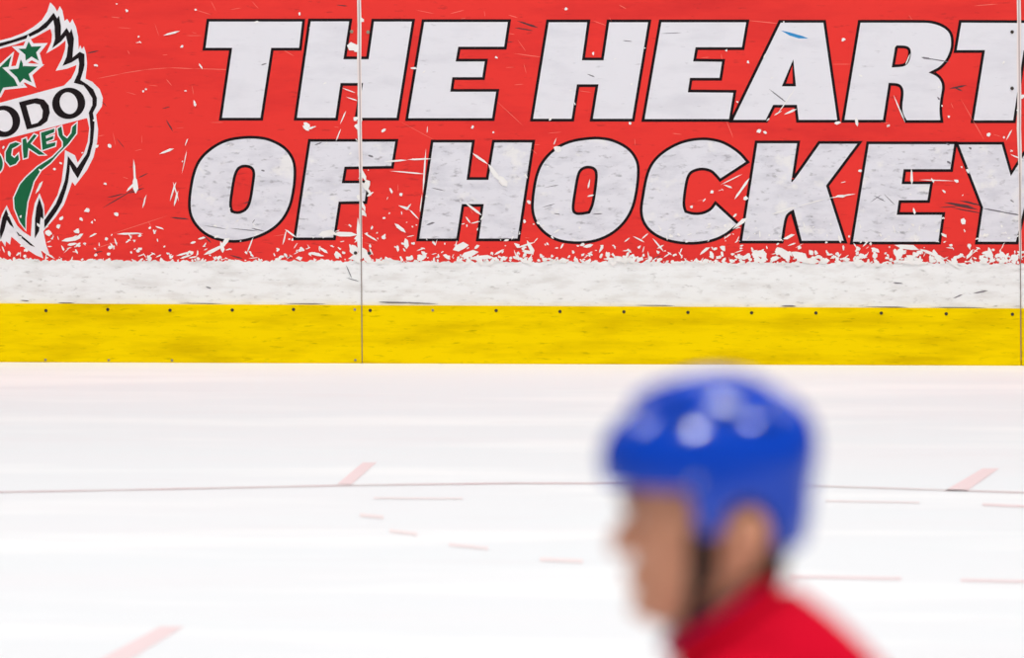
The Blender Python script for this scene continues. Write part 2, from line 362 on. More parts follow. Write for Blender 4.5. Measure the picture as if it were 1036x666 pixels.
# ------------------------------------------------------------------ the crest on the left panel
PL, PMID, PR = PAN[0][4], PAN[1][4], PAN[2][4]
outer = [(-50,58),(-20,47),(0,40.9),(10.6,38.2),(23.4,33.4),(34,27.1),(42.5,20.2),(47.8,11.7),(50.8,2.3),(55.2,6.9),(57.9,11.7),(60.5,6.2),(63.2,10.6),(65.3,21.2),(68,19.1),(70.9,23.4),(73.3,19.3),(77,27.6),(79.1,37.2),(79.6,49.9),(81.2,45.7),(82.8,49.9),(84.9,46.7),(87.1,54.2),(88.1,63.7),(87.6,70),(86.5,79.6),(93.4,82.8),(100.9,90.3),(104.1,99.3),(103,107.8),(97.2,116.3),(98.2,123.7),(99.3,130.6),(98.2,144.4),(94.5,159.3),(88.1,172),(76,188),(73,184),(70.3,192.2),(64.9,207),(56.8,219.2),(43.9,234),(46.6,247.6),(50,257),(41.5,253.6),(43.9,261.5),(36.5,258.4),(25.7,251.6),(11.5,239.5),(10.1,247.6),(6.1,244.2),(5.4,249.6),(1.4,243.5),(-14,256),(-40,240),(-60,200),(-66,120)]
red1 = [(-46,62),(-20,55),(0,49.4),(16,45.1),(34,38.5),(51,29.2),(52.6,35),(52,42.5),(46.7,54.2),(59.5,46.7),(66.4,40.9),(65.8,49.9),(62.6,59.5),(56.3,71.7),(68,69.6),(77.5,65.8),(75.9,71.7),(72.2,79.1),(64.8,86.5),(0,104),(-52,118)]
red2 = [(-52,156),(0,142.3),(44,131),(88.1,119.5),(90.3,129.6),(88.7,143.4),(84.9,155),(78.6,164.6),(75.9,157.2),(65.8,151.9),(64.8,164.6),(62.2,184),(58.1,197.6),(52.7,207),(45.3,219.2),(44.6,207),(39.9,195.5),(35.1,205.7),(32.4,220.5),(31.1,239.5),(23,234),(17.6,228.6),(10.8,216.5),(6.8,207.7),(2,216.5),(-4,236),(-14,246),(-34,230),(-50,196)]
band = [(-44,56.5),(-20,50),(0,44.1),(12.7,40.9),(27.6,35.6),(39.3,29.2),(47.8,21.8),(54.2,13.8),(57.6,19.5),(59.5,17),(61.1,26.5),(61.1,37.2),(67.4,29.2),(70.6,34.5),(72.2,30.3),(74.3,39.3),(72.7,59.5),(80.7,53.1),(84.9,55.2),(84.9,65.8),(83.9,70.6),(80.7,81.2),(88.1,86),(94,90.8),(97.5,99.3),(97.2,106.7),(93.4,114.2),(95,123.7),(94.7,130.6),(93.4,144.4),(90.3,157.2),(78.6,179.5),(74.3,173),(70.4,165.6),(69.9,173),(68.4,184),(66.2,192.2),(62.2,204.3),(56.8,213.8),(45.3,230),(45.3,223.2),(56.8,207),(63.5,190.8),(66.2,182.7),(68,171),(69,158.8),(78,171),(88.1,156.1),(91.3,144.4),(92.0,130.6),(91.3,120),(90.3,114.2),(94,106.7),(94,99.3),(88.7,90.8),(84.9,86),(75.4,83.4),(79.6,73.8),(80.7,64.2),(79.6,57.9),(72.2,62.6),(64.2,65.8),(68,57.3),(69.5,45.7),(66.9,35),(61.6,41.4),(53.6,47.8),(56.3,39.3),(55.7,26.5),(54.2,19.1),(46.7,27.6),(38.2,32.9),(25.5,38.8),(0,46.6),(-20,53),(-44,60)]
spikes = [[(39.9,200.9),(43.2,212.4),(43.5,221),(40.8,219),(39,234),(35.4,240.5),(35.8,222),(37.2,210)],
          [(6.1,212.4),(13.5,230),(10.5,227.5),(6.8,221.9),(4,232.7),(.7,241.5),(0,234),(2.7,220.5)],
          [(16.9,234.7),(29,244.9),(35.1,250.3),(31,248),(18.9,238)]]
crest = flat('crest', [outer], -.0007, M['white'], PL)
def cp(name, loops, y, m): o = flat(name, loops, y, m); o.parent = crest; return o
cp('crest_red_field', [red1], -.0010, M['film']); cp('crest_red_field', [red2], -.0010, M['film'])
cp('crest_black_band', [offset(band, .55)], -.0013, M['black'])
for s in spikes: cp('crest_black_spike', [offset(s, .4)], -.0013, M['black'])
def ell(cx, cy, rx, ry, tilt=-.26, n=40):
    return [(cx + rx * math.cos(t) * math.cos(tilt) - ry * math.sin(t) * math.sin(tilt), cy + rx * math.cos(t) * math.sin(tilt) + ry * math.sin(t) * math.cos(tilt)) for t in [i / n * 2 * math.pi for i in range(n)]]
cp('crest_letter', [ell(69.5, 104.6, 16.8, 15.8), ell(69.5, 104.4, 9.0, 11.2)], -.0013, M['black'])
cp('crest_letter', [ell(3.8, 122.8, 16.6, 15.9), ell(3.8, 122.4, 8.8, 11.1)], -.0013, M['black'])
cp('crest_letter', [[(19.1,103.5),(30,100.6),(37.2,99.3),(44.6,100.9),(49.4,106.7),(50.4,114.2),(47.8,122.6),(41.4,127.4),(35,129.3),(27.1,131.1)],
                    [(26.5,106.7),(35,104.6),(40.3,105.9),(43.3,112),(42.5,119.5),(38.2,124.3),(31.9,126)]], -.0013, M['black'])
stars = [[(28.9,41.9),(31.9,47.2),(42,46.7),(36.6,53.1),(39.3,61.6),(31.9,57.2),(26,61.4),(25.5,55.2),(18.6,49.4),(26,49.2)],
         [(20.9,60),(24.5,66.8),(38.2,67.4),(29,75),(31.9,83.4),(24,79.5),(20,84),(17,78),(9,70.6),(18.6,69.4)],
         [(-14,60),(0,68),(11.7,56.3),(9.5,64),(8,70.6),(17,79.6),(22.8,86.5),(3.2,88.7),(0,95),(-8,88),(-26,90),(-16,76)]]
for s in (stars[2], stars[1], stars[0]):
    q = -.0013 if s is stars[2] else -.0017 if s is stars[1] else -.0021
    st = cp('crest_star_border', [offset(s, 3.2 if s is not stars[2] else 2.4)], q, M['white']); g = cp('crest_star', [s], q - .0003, M['green'])
gl = [[(20.2,145.5),(15.9,143.9),(10.1,146),(5.8,154),(5.8,162.5),(10.1,167.8),(15.9,165.7),(19.1,161.4),(18.4,156),(14.5,160),(11.2,157.2),(12.2,150.3),(16.5,148.1)],
      [(22.8,141.2),(26.3,139.8),(27.4,145),(34.5,136),(37.2,137.2),(30.8,145.5),(45.7,156.6),(39.3,156.6),(28.7,149.7),(27.6,159.3),(23.9,160.3),(23,151)],
      [(41.4,134.3),(55.2,130.1),(54.7,133.8),(46.2,137.5),(46.7,140.2),(54.2,137.5),(53.6,140.7),(46.7,143.4),(47.3,146),(56.3,143.9),(55.7,147.6),(43,151.9)],
      [(58.4,130),(62.1,128),(63.7,137),(68,140.2),(72.2,134.9),(73.3,128.5),(77.5,124.8),(77,134.9),(69,145.5),(59.5,155),(51,164.6),(41.4,172),(34,183.7),(32.4,189.5),(27.7,204.3),(25.7,220.5),(25.7,232),(20.3,224.6),(14.9,211),(14.2,200.3),(20.3,186.8),(26,180),(38.2,168.8),(53.1,159.3),(63.7,148.7),(63.7,143.4),(59.5,137)]]
for s in gl:
    cp('crest_green_letter_border', [offset(s, 1.25)], -.0013, M['white']); cp('crest_green_letter', [s], -.0016, M['green'])
cp('crest_green_letter_border', [ell(-6, 164, 10, 13.2), ell(-6, 164, 3, 6)], -.0013, M['white']); cp('crest_green_letter', [ell(-6, 164, 8.6, 11.8), ell(-6, 164, 4.2, 7.2)], -.0016, M['green'])

# ------------------------------------------------------------------ chips, scratches and scuffs in the printed film
def blob(x, y, r, e=1.0, a=0.0):
    n = rnd.randint(6, 9); o = []
    for i in range(n):
        t = i / n * 2 * math.pi; q = r * rnd.uniform(.6, 1.25); u, v = q * e * math.cos(t), q * math.sin(t)
        o.append((x + u * math.cos(a) - v * math.sin(a), y + u * math.sin(a) + v * math.cos(a)))
    return o
def streak(x, y, L, wd, a):
    c, s = math.cos(a), math.sin(a); o = []
    for u, v in [(-L / 2, 0), (-L / 5, wd / 2 * rnd.uniform(.5, 1.1)), (L / 5, wd / 2 * rnd.uniform(.6, 1.2)), (L / 2, wd * .15), (L / 4, -wd / 2 * rnd.uniform(.5, 1.1)), (-L / 4, -wd / 2 * rnd.uniform(.4, 1))]:
        o.append((x + u * c - v * s, y + u * s + v * c))
    return o
def seg(x1, y1, x2, y2, wd): return streak((x1 + x2) / 2, (y1 + y2) / 2, math.hypot(x2 - x1, y2 - y1), wd, math.atan2(y2 - y1, x2 - x1))
chips = []
# traced ones
for s in [(165,36,182,31,2.4),(201,64,205,70,1.6),(186,92,189,92,1.5),(196,101,198,108,2.6),(135,161,137,190,2.6),(136,178,138,196,5),(128,194,137,185,2.6),(161,156,176,150,3),
          (175,184,181,204,1.6),(172,204,178,184,2),(176,209,180,193,2),(144,211,148,197,1.8),(118,237,145,236,2.2),(157,229,166,232,1.8),(178,259,196,254,2.2),(187,148,190,140,1.2),(184,176,189,152,1.2),
          (257,23,262,21.5,3),(388,164,412,161.6,2.8),(412,161.6,437,160.5,1.8),(394,173,431,176,1.6),(431,150,428,196,2.2),(427,196,425,215,1.4),(403,208,414,212,3),(414,212,424,222,1.6),(416,206,411,213,2.4),
          (478,155,494,166,3),(494,166,506,182,6),(505,178,514,188,8),(470,205,488,218,2.6),(489,218,486,223,1.2),(471,219,476,226,1.6),(476,226,486,224,1.6),
          (336,237,362,237,5),(322,238,340,235,7),(362,220,364,262,4.2),(352,262,376,256,7),(368,236,382,244,2),(345,130,340,143,1.6),(362,165,371,184,4.5),(366,184,376,198,3),(371,199,378,194,2.4),(363,200,370,214,4),(365,212,371,219,3),
          (306,127,313,132,4),(386,134,390,130,3.2),(399,226,411,235,4.5),(410,241,412,252,5),(402,248,403,255,3),(388,238,390,239,4),(394,190,397,196,2.4),(404,196,407,198,4),
          (560,149,568,152,6),(533,203,537,206,4.4),(530,222,531,226,3.4),(597,181,595,191,1.8),(594,199,601,197,2),(640,239,652,245,1.8),(649,242,656,236,1.6),(660,241,672,255,1.8),(652,249,650,256,1.4),
          (719,193,722,195,5),(712,202,713,203,4.4),(698,209,701,210,4),(729,187,751,176,1.4),(732,187,741,190,2),(743,202,755,185,2.6),(746,198,758,180,2.6),(752,202,757,200,4.6),(741,232,756,220,4),(742,220,745,216,2.2),
          (836,201,866,196,1.6),(845,199,856,198,3),(780,217,806,209,3),(792,242,804,237,3.6),(806,209,836,201,1.4),(922,170,923,187,3.2),(924,210,926,217,3.6),(930,182,966,183,1.2),(942,180,945,185,2.4),(965,182,970,184,3.2),
          (972,222,977,226,6),(953,192,957,195,2.2),(952,236,958,240,3.6),(960,248,964,248,3),(905,248,930,252,6),(930,252,957,262,3.6),(957,262,972,272,3),(912,250,908,264,9),(917,258,925,268,7),(900,264,940,266,5),
          (848,238,851,246,3.4),(881,251,890,255,4),(760,254,776,258,7),(774,255,772,267,6),(786,250,800,262,9),(800,255,818,262,9),(806,264,830,264,6),(822,262,830,258,4),(836,258,843,257,2.6),
          (458,253,474,247,8),(466,260,484,254,7),(474,262,500,260,5),(480,252,485,248,3.6),(448,258,456,262,5),(520,246,526,250,4),(523,251,541,245,2),(533,243,540,258,5),(528,254,540,256,3.4),(500,258,510,252,2.6),
          (222,252,232,240,5),(206,258,228,248,4),(223,244,226,256,4),(250,256,256,240,2),(200,242,208,240,3),(194,258,182,262,2.4),(290,232,286,248,1.6),(288,232,300,240,2.2),(312,256,326,258,3.4),(322,250,332,256,3),
          (590,250,600,247,4),(567,252,570,246,2.6),(606,256,610,248,3.4),(560,236,566,232,2.4),(708,258,718,250,3.4),(728,250,734,252,5),(760,250,762,254,3),(805,89,786,116,1.2),(793,116,806,110,2.4),(783,117,791,112,1.6),
          (844,125,851,123.5,3.6),(866,119,868,128,3.2),(904,96,916,124,1.6),(916,66,921,54,1.4),(556,119,558,121,5),(415,69,422,69,2.2),(636,124,639,125,3),(571,10,574,8,4),(351,46,362,49,9),(364,119,363,138,4.4),(362,84,364,118,2),
          (366,118,362,130,4),(346,89,360,94,1.2),(350,98,362,102,1.2),(344,126,350,112,1.6),(312,131,318,128,3),(307,124,314,129,4),(60,164,63,166,2),(109,146,113,149,4),(36,196,43,183,3),(39,171,42,173,2.6),(54,172,56,170,3.4),(62,244,82,240,5),(76,242,84,236,4),
          (68,248,78,246,3),(90,240,98,236,2.4),(76,252,79,257,2.2),(62,248,65,254,2.4),(24,258,26,261,4),(40,252,56,262,2),(116,218,119,215,5),(1018,142,1024,131,1.6),(1022,156,1036,162,1.6),(980,260,984,252,3.4),(995,256,1006,262,4),(1000,250,1004,262,4),(1012,258,1014,262,3)]:
    chips.append(seg(*s))
for x, y, r in [(140,37,1),(118,4,1),(145,92,1.2),(98,148,1.6),(88,213,2.6),(62,221,2),(59,229,2.2),(78,234,3),(82,222,1.6),(93,225,1.2),(49,236,2.6),(97,258,1.6),(112,250,2),(110,257,1.6),(140,254,2),(95,122,1.2),(184,47,1.4),
                (198,10,1.2),(97,66,1.6),(206,268,2),(303,14,1.2),(366,20,2),(360,48,4),(388,240,2),(502,58,1.2),(478,129,1.4),(499,134,1),(600,54,1.4),(639,85,1),(735,51,1.2),(757,63,1.2),(746,103,1),(853,40,1.6),(950,88,1),(953,107,1),(960,118,1.2),
                (768,133,2),(358,253,4.5),(367,256,5),(371,187,4),(363,241,3.4),(362,262,4),(372,262,4),(361,128,2.6),(363,200,3),(367,216,2.6),(360,120,2.4),(1031,112,2.5),(1034,98,2.2),(1031,126,2),(774,134,2),(870,173,1.6),(868,252,2.4),(1000,136,2),(1016,139,1.2),(979,173,1.8),(1013,265,2.4)]:
    chips.append(blob(x, y, r, rnd.uniform(1, 1.4), rnd.uniform(0, 3)))
# random wear, denser towards the lower edge and along the seams
def speck(x, y, r):
    a = rnd.uniform(0, 3.14)
    for _ in range(rnd.choice([1, 1, 2, 3])):
        chips.append(blob(x, y, r * rnd.uniform(.5, 1), rnd.uniform(1, 2.2), a + rnd.uniform(-.5, .5)))
        x += rnd.uniform(-1.3, 1.3) * r; y += rnd.uniform(-1, 1) * r
def splinter(x, y, L):
    a = rnd.choice([rnd.uniform(-.9, .1), rnd.uniform(.9, 2.2)]); wd = rnd.uniform(.7, 1.7)
    chips.append(streak(x, y, L, wd, a))
    if rnd.random() < .4: chips.append(streak(x + L * .3 * math.cos(a), y + L * .3 * math.sin(a), L * .6, wd * .9, a + rnd.uniform(.5, 1.3)))
for _ in range(1500):
    x = rnd.uniform(-60, 1100)
    y = 266 - 40 * rnd.random() ** 1.4 if rnd.random() < .5 else rnd.uniform(6, 262)
    pk = .12 + .7 * max(0, (y - 208) / 56) ** 1.3
    if x < 185: pk *= .75
    if 372 < x < 432 and y > 185: pk = max(pk, .6)
    if 352 < x < 376: pk = max(pk, .4)
    if y < 130: pk = min(pk, .09)
    if rnd.random() > pk or y > RL(x) - .5: continue
    big = max(0, (y - 225) / 40)
    if rnd.random() < .62: speck(x, y, rnd.uniform(.5, 1.3) * (1 + .7 * big))
    else: splinter(x, y, rnd.uniform(2.5, 8) * (1 + .3 * big))
# erosion along the lower edge
for _ in range(330):
    x = rnd.uniform(-60, 1100); k = .45 if x < 380 else 1.0
    if rnd.random() > k: continue
    speck(x, RL(x) - abs(rnd.gauss(0, 3.2)) * k, rnd.uniform(.8, 2.4) * (.6 + .4 * k))
for _ in range(60):
    x = rnd.uniform(735, 1035); speck(x, RL(x) - rnd.uniform(0, 11), rnd.uniform(1.6, 3.4))
for _ in range(16):
    x = rnd.uniform(440, 735); speck(x, RL(x) - rnd.uniform(0, 8), rnd.uniform(1.4, 2.8))
def panel_of(poly):
    cx = sum(p[0] for p in poly) / len(poly); cy = sum(p[1] for p in poly) / len(poly)
    return 0 if cx < sx(SEAM1, cy) else 1 if cx < sx(SEAM2, cy) else 2
def wear(name, polys, y, m):
    for i in range(3):
        q = [p for p in (cut(p, PAN[i], 1.0) for p in polys) if len(p) > 2]
        if q: loose(name, q, y, m, PAN[i][4], 'stuff')
wear('paint_chips', chips, -.0028, M['chip'])
scr = []
arcpts = [(98, 79.5), (120, 75), (145, 70.5), (170, 68.6), (195, 69.4), (236, 70.6)]
for a, b in zip(arcpts, arcpts[1:]): scr.append(seg(a[0], a[1], b[0] + 2, b[1], .9))
for s in [(198,10,214,15,.6),(188,36,205,36,.7),(112,17,122,18,1),(150,86,160,87,.6),(168,80,174,87,.8),(194,86,196,96,.6),(284,49,298,57,.8),(420,10,440,14,.7),(514,15,524,18,.9),(519,54,550,58,.9),(520,86,530,85,.8),(500,100,530,128,.6),(403,122,440,142,.6),
          (840,65,862,65,.6),(734,120,742,140,.8),(972,100,996,142,.8),(600,21,614,26,.9),(680,135,690,136,.8),(985,6,1010,4,1),(750,20,790,24,.8),(626,5,634,9,1),(40,62,62,84,.9),(51,68,63,86,1.2),(455,14,470,10,1),(110,238,170,218,.8),(95,252,120,244,.7)]: scr.append(seg(*s))
for _ in range(70):
    x, y = rnd.uniform(95, 1030), rnd.uniform(4, 250); scr.append(streak(x, y, rnd.uniform(4, 16), .6, rnd.choice([rnd.uniform(-.3, .3), rnd.uniform(.5, 1.6)])))
wear('fine_scratches', scr, -.0006, M['scratch'])
dk = [seg(*s) for s in [(955,205,985,209,2.6),(962,210,994,216,1.6),(970,203,992,208,1.8),(130,196,146,190,1.8),(108,200,126,196,1.4),(140,180,150,175,1.6),(96,256,104,254,1.4),(206,238,214,246,1.4),(232,258,246,262,1.4),(246,206,258,202,1.6),(505,44,520,42,1),(660,262,670,258,1.4),(812,212,822,216,1),(960,90,978,86,2.2),(286,258,296,262,1.2),(118,140,126,150,1),(164,110,172,108,1.2),(100,100,108,108,1),(960,206,990,212,2.2),(975,203,1000,210,1.2),(523,21,545,28,2.4),(520,28,540,31,1.6),(88,54,100,51,1.4),(103,211,145,186,1.2),(168,121,175,133,1.6),(964,88,974,92,2.2),(950,210,970,209,1),(340,5,352,6,1.2),(205,196,215,202,1.6),(172,220,192,222,1.6)]]
wear('dark_scuffs', dk, -.0006, M['scuff'])
gk = [seg(*s) for s in [(58,306.6,76,306.8,1.2),(180,306.9,226,307.2,1),(286,307.2,330,307.4,1.2),(382,305.6,420,306.6,2),(404,306.4,444,307.6,1.4),(640,309,684,309.4,1),(790,309.6,806,309.8,1.4),(872,310.6,920,311,1.2),(940,311,1000,311.6,.9),(20,304,30,304.6,1.2),(208,290,214,292,1.4),(984,297,1000,294,1.4),(964,302,974,298,1.6),(903,286,914,287,1.6),(350,268,356,282,.9),(350,281,364,285,.9),(88,376,90,377,.1),(778,90,796,104,1.2),(932,58,962,63,1.2),(932,58,942,60,2.2),(994,211,1018,215,1.8),(1010,214,1034,218,1.4),(436,190,450,193,1),(264,172,268,173,1.6),(594,75,602,78,1.2),(630,41,640,42,.9),(668,34,690,33,.9),(599,217,610,216,1.6),(560,216,567,217,1),
                        (205,228,230,232,1),(232,231,262,234,1.2),(254,231,268,234,1.4),(255,226,258,222,1),(431,228,440,225,2),(318,147,326,144,1.4),(948,98,951,101,2.2),(880,205,892,197,1),(884,198,896,204,1),(894,196,906,208,1),(958,163,962,166,2.4),(957,145,961,147,2.2),(980,149,983,151,2.4),(1022,202,1026,205,1.4),
                        (264,66,270,64,1.4),(372,157,378,159,2),(550,190,566,187,.8),(548,210,562,206,.9)]]
wear('grey_scuffs', gk, -.0013, M['greyscuff'])
flat('blue_pen_mark', [[(790, 30.8), (800, 33), (812, 36.5), (818, 39), (808, 38.8), (799, 36)]], -.0013, M['bluepen'], PMID)

# ------------------------------------------------------------------ the player
PY = -DB + 8.72
def hp(px, py): v = on_y(px, py, PY); return (v.x, v.z)
PX0, PZ0 = hp(735, 500)                                  # middle of the head
S = (hp(736, 500)[0] - PX0) * 1.03                                # metres per pixel at the player
def evalmesh(o):
    dg = bpy.context.evaluated_depsgraph_get(); dg.update()
    me = bpy.data.meshes.new_from_object(o.evaluated_get(dg)); bpy.data.objects.remove(o); return me
def joined(meshes):
    bm = bmesh.new()
    for m_ in meshes: bm.from_mesh(m_)
    me = bpy.data.meshes.new('tmp'); bm.to_mesh(me); bm.free(); return me
def remeshed(meshes, vox, smooth=4):
    o = bpy.data.objects.new('tmp', joined(meshes)); C.objects.link(o)
    r = o.modifiers.new('r', 'REMESH'); r.mode = 'VOXEL'; r.voxel_size = vox
    if smooth:
        s = o.modifiers.new('s', 'SMOOTH'); s.iterations = smooth; s.factor = .5
    return evalmesh(o)
def skin(chains, sub=2): return joined([skin1([c], sub) for c in chains])
def skin1(chains, sub=2):
    """chains: lists of (x, y, z, rx[, ry]); chains are welded where points coincide"""
    verts, edges, rad, idx = [], [], [], {}
    for ch in chains:
        last = None
        for p in ch:
            key = tuple(round(v, 4) for v in p[:3])
            if key not in idx: idx[key] = len(verts); verts.append(p[:3]); rad.append((p[3], p[4] if len(p) > 4 else p[3]))
            if last is not None: edges.append((last, idx[key]))
            last = idx[key]
    me = bpy.data.meshes.new('sk'); me.from_pydata(verts, edges, []); o = bpy.data.objects.new('sk', me); C.objects.link(o)
    o.modifiers.new('skin', 'SKIN')
    for i, v in enumerate(me.skin_vertices[0].data): v.radius = rad[i]; v.use_root = (i == 0)
    if sub: m_ = o.modifiers.new('sub', 'SUBSURF'); m_.levels = sub
    return evalmesh(o)
def loft(rings, n=40, ex=2.0, caps=True):
    """rings: (front x, back x, half width, z) in metres, superellipse sections"""
    bm = bmesh.new(); rr = []
    for (xf, xb, hw, z) in rings:
        cx, rx = (xf + xb) / 2, (xb - xf) / 2; r_ = []
        for i in range(n):
            t = i / n * 2 * math.pi; c, s = math.cos(t), math.sin(t)
            r_.append(bm.verts.new((cx + rx * math.copysign(abs(c) ** (2 / ex), c), PY + hw * math.copysign(abs(s) ** (2 / ex), s), z)))
        rr.append(r_)
    for a, b in zip(rr, rr[1:]):
        for i in range(n): bm.faces.new((a[i], a[(i + 1) % n], b[(i + 1) % n], b[i]))
    if caps: bm.faces.new(rr[0][::-1]); bm.faces.new(rr[-1])
    bmesh.ops.recalc_face_normals(bm, faces=bm.faces[:])
    me = bpy.data.meshes.new('loft'); bm.to_mesh(me); bm.free(); return me
def pxr(rows):                                           # (front px, back px, half width m, row px) -> rings
    return [(PX0 + (a - 735) * S, PX0 + (b - 735) * S, h, PZ0 - (r - 500) * S * 1.006) for a, b, h, r in rows]
X = lambda px: PX0 + (px - 735) * S
Z = lambda py: PZ0 - (py - 500) * S * 1.006
def ico(cx, dy, cz, rx, ry, rz, seg_=20, rot=0):
    bm = bmesh.new(); bmesh.ops.create_uvsphere(bm, u_segments=seg_, v_segments=seg_ // 2 + 2, radius=1)
    bmesh.ops.transform(bm, verts=bm.verts[:], matrix=Matrix.Translation((cx, PY + dy, cz)) @ Matrix.Rotation(rot, 4, 'Y') @ Matrix.Diagonal((rx, ry, rz, 1)))
    me = bpy.data.meshes.new('s'); bm.to_mesh(me); bm.free(); return me

skinm = worn('skin', (214, 152, 120), [((180, 112, 88), (30, 30, 30), .45, .7, .6, 3)], .5, .3)
redm = worn('jersey_cloth', (204, 0, 38), [((186, 0, 30), (20, 20, 60), .45, .7, .5, 4)], .8, .1)
bluem = mat('helmet_plastic', (0, 63, 184), .14, .55)
navy = mat('navy_cloth', (28, 30, 96), .8, .1); padm = mat('foam_pad', (30, 30, 34), .8, .1)
strapm = mat('strap_webbing', (38, 28, 26), .7, .2); hairm = worn('hair', (58, 40, 30), [((35, 24, 18), (60, 60, 200), .4, .6, .8, 3)], .7, .2)
steel = mat('blade_steel', (190, 194, 200), .25, .6); steel.node_tree.nodes['Principled BSDF'].inputs['Metallic'].default_value = 1
blackm = mat('boot_leather', (24, 24, 26), .4, .4); whitem = mat('sock_knit', (225, 225, 228), .9, .1); eyew = mat('eye_white', (225, 220, 214), .2, .5); eyed = mat('iris', (60, 44, 34), .2, .5)

# body joints (the player bends forward, facing left)
hx, hz = X(755), Z(640)
neck_top = (X(742), PY, Z(585)); neck_lo = (X(748), PY, Z(655))
chest = (X(790), PY, Z(748)); belly = (X(855), PY, Z(865)); pelv = (X(905), PY, .93)
chest_c = (chest[0], PY, chest[2])
def side(s):
    sh = (X(722), PY + s * .185, Z(742)); el = (X(705), PY + s * .30, Z(935)); wr = (X(545), PY + s * .24, Z(1010))
    hip = (pelv[0], PY + s * .10, .88); kn = (pelv[0] - .26, PY + s * .17, .55); an = (pelv[0] - .02 + s * .12, PY + s * .2, .20)
    return sh, el, wr, hip, kn, an
def hand_chains(s, wr, g=1.0):
    out = []; pal = (wr[0] - .055, wr[1], wr[2] - .03)
    out.append([wr + (.030 * g, .026 * g), pal + (.040 * g, .022 * g)])
    for k in range(4):
        dy = (k - 1.5) * .021 * (1 + .25 * (g - 1)); L = (.036, .042, .040, .031)[k]
        p0 = (pal[0] - .022, pal[1] + dy, pal[2] - .012); p1 = (p0[0] - L * .7, p0[1], p0[2] - L * .8); p2 = (p1[0] + L * .35, p1[1], p1[2] - L * .75); p3 = (p2[0] + L * .7, p2[1], p2[2] - L * .05)
        out.append([pal + (.040 * g, .022 * g), p0 + (.0095 * g,), p1 + (.0092 * g,), p2 + (.0085 * g,), p3 + (.0075 * g,)])
    t0 = (pal[0] + .012, pal[1] - s * .038, pal[2] - .012); t1 = (t0[0] - .03, t0[1] - s * .012, t0[2] - .03); t2 = (t1[0] - .008, t1[1] + s * .016, t1[2] - .028)
    out.append([pal + (.040 * g, .022 * g), t0 + (.0125 * g,), t1 + (.011 * g,), t2 + (.009 * g,)])
    return out
bch = [[pelv + (.125, .14), belly + (.105, .13), chest_c + (.09, .13), neck_lo + (.058, .060), neck_top + (.054, .056)]]
for s in (-1, 1):
    sh, el, wr, hip, kn, an = side(s)
    bch.append([chest_c + (.09, .13), sh + (.055,), el + (.043,), wr + (.03, .026)]); bch += hand_chains(s, wr)
    bch.append([pelv + (.125, .14), hip + (.10,), kn + (.06,), an + (.04,), (an[0] - .13, an[1], .13, .035, .03)])
body_sk = skin(bch)
head = loft(pxr([(668, 760, 0.03, 402), (650, 780, 0.052, 412), (640, 794, 0.066, 428), (636, 801, 0.074, 450), (637, 803, 0.077, 475), (635, 802, 0.077, 497), (637, 799, 0.076, 515), (641, 796, 0.074, 530), (642, 790, 0.072, 545), (643, 782, 0.069, 560), (645, 775, 0.066, 575), (645, 768, 0.062, 591), (646, 750, 0.054, 610), (652, 728, 0.042, 621), (664, 712, 0.026, 629)]), 48, 2.2)
parts = [body_sk, head,
         ico(X(634.999), 0, Z(541), .015, .016, .030, rot=.45), ico(X(630.499), 0, Z(551), .013, .013, .012),                 # nose
         ico(X(638.999), 0, Z(551), .011, .021, .008), ico(X(636.999), 0, Z(504), .012, .050, .010),                          # nostrils, brow
         ico(X(642.999), 0, Z(576), .011, .022, .0055), ico(X(642.999), 0, Z(587), .010, .021, .0065), ico(X(650.999), 0, Z(611), .014, .022, .015)]   # lips, chin
for s in (-1, 1):
    parts += [ico(X(754), s * .078, Z(532), .024, .010, .036, rot=-.15), ico(X(760), s * .083, Z(528), .019, .009, .031, rot=-.15), ico(X(752), s * .078, Z(562), .012, .008, .012),
              ico(X(670), s * .046, Z(540), .026, .020, .020)]
body = remeshed(parts, .0042, 5)
player = finish('person', body, skinm, None, None, True)
player['label'] = 'hockey player in blue helmet and red jersey skating to the left, bent forward'
player['category'] = 'person'
def wear_on(name, me, m, parent=player, smooth=True):
    o = finish(name, me, m, None, None, smooth); o.parent = parent; return o

# eyes and brows
for s in (-1, 1):
    e = wear_on('eye', ico(X(651), s * .031, Z(519), .009, .011, .0075), eyew); wear_on('iris', ico(X(644.5), s * .032, Z(519), .0025, .0045, .005), eyed, e)
    wear_on('eyebrow', ico(X(636.5), s * .031, Z(506), .007, .022, .004), hairm)
# hair at the nape and around the ears, with a dark oval in front of each
hr = loft(pxr([(716, 806, .080, 490), (720, 806, .080, 520), (748, 803, .079, 545), (764, 794, .070, 565), (770, 784, .052, 582)]), 40, 2.2)
wear_on('hair', remeshed([hr] + [ico(X(717), q * .073, Z(556), .013, .006, .042) for q in (-1, 1)], .004, 3), hairm)

# helmet: a shell with a face opening, ear openings and a lower back lobe
def helmet_rings(d):
    rows = [(702, 738, .010, 381.5), (688, 754, .030, 386), (672, 777, .050, 393), (657, 800, .070, 406), (638, 816, .085, 420), (623, 822, .094, 433), (613.5, 825, .100, 447), (609.5, 825, .103, 461), (610, 823, .103, 475), (612, 821, .103, 486), (615, 820, .102, 498), (624, 819, .101, 515), (630, 817, .099, 530), (640, 813, .096, 549)]
    return pxr([(a + d / S, b - d / S, h - d * (1 if h > .03 else .3), r + d / S * .9 * max(0, (470 - r) / 90)) for a, b, h, r in rows])
def opening(x, z):
    px, py = 735 + (x - PX0) / S, 500 - (z - PZ0) / S / 1.006
    if py > 489 + (px < 640) * -1 and px < 694 + (py - 490) * .32: return True     # face
    if ((px - 755) / 28) ** 2 + ((py - 537) / 40) ** 2 < 1: return True             # ear
    if py > 532 and px < 776: return True
    return False
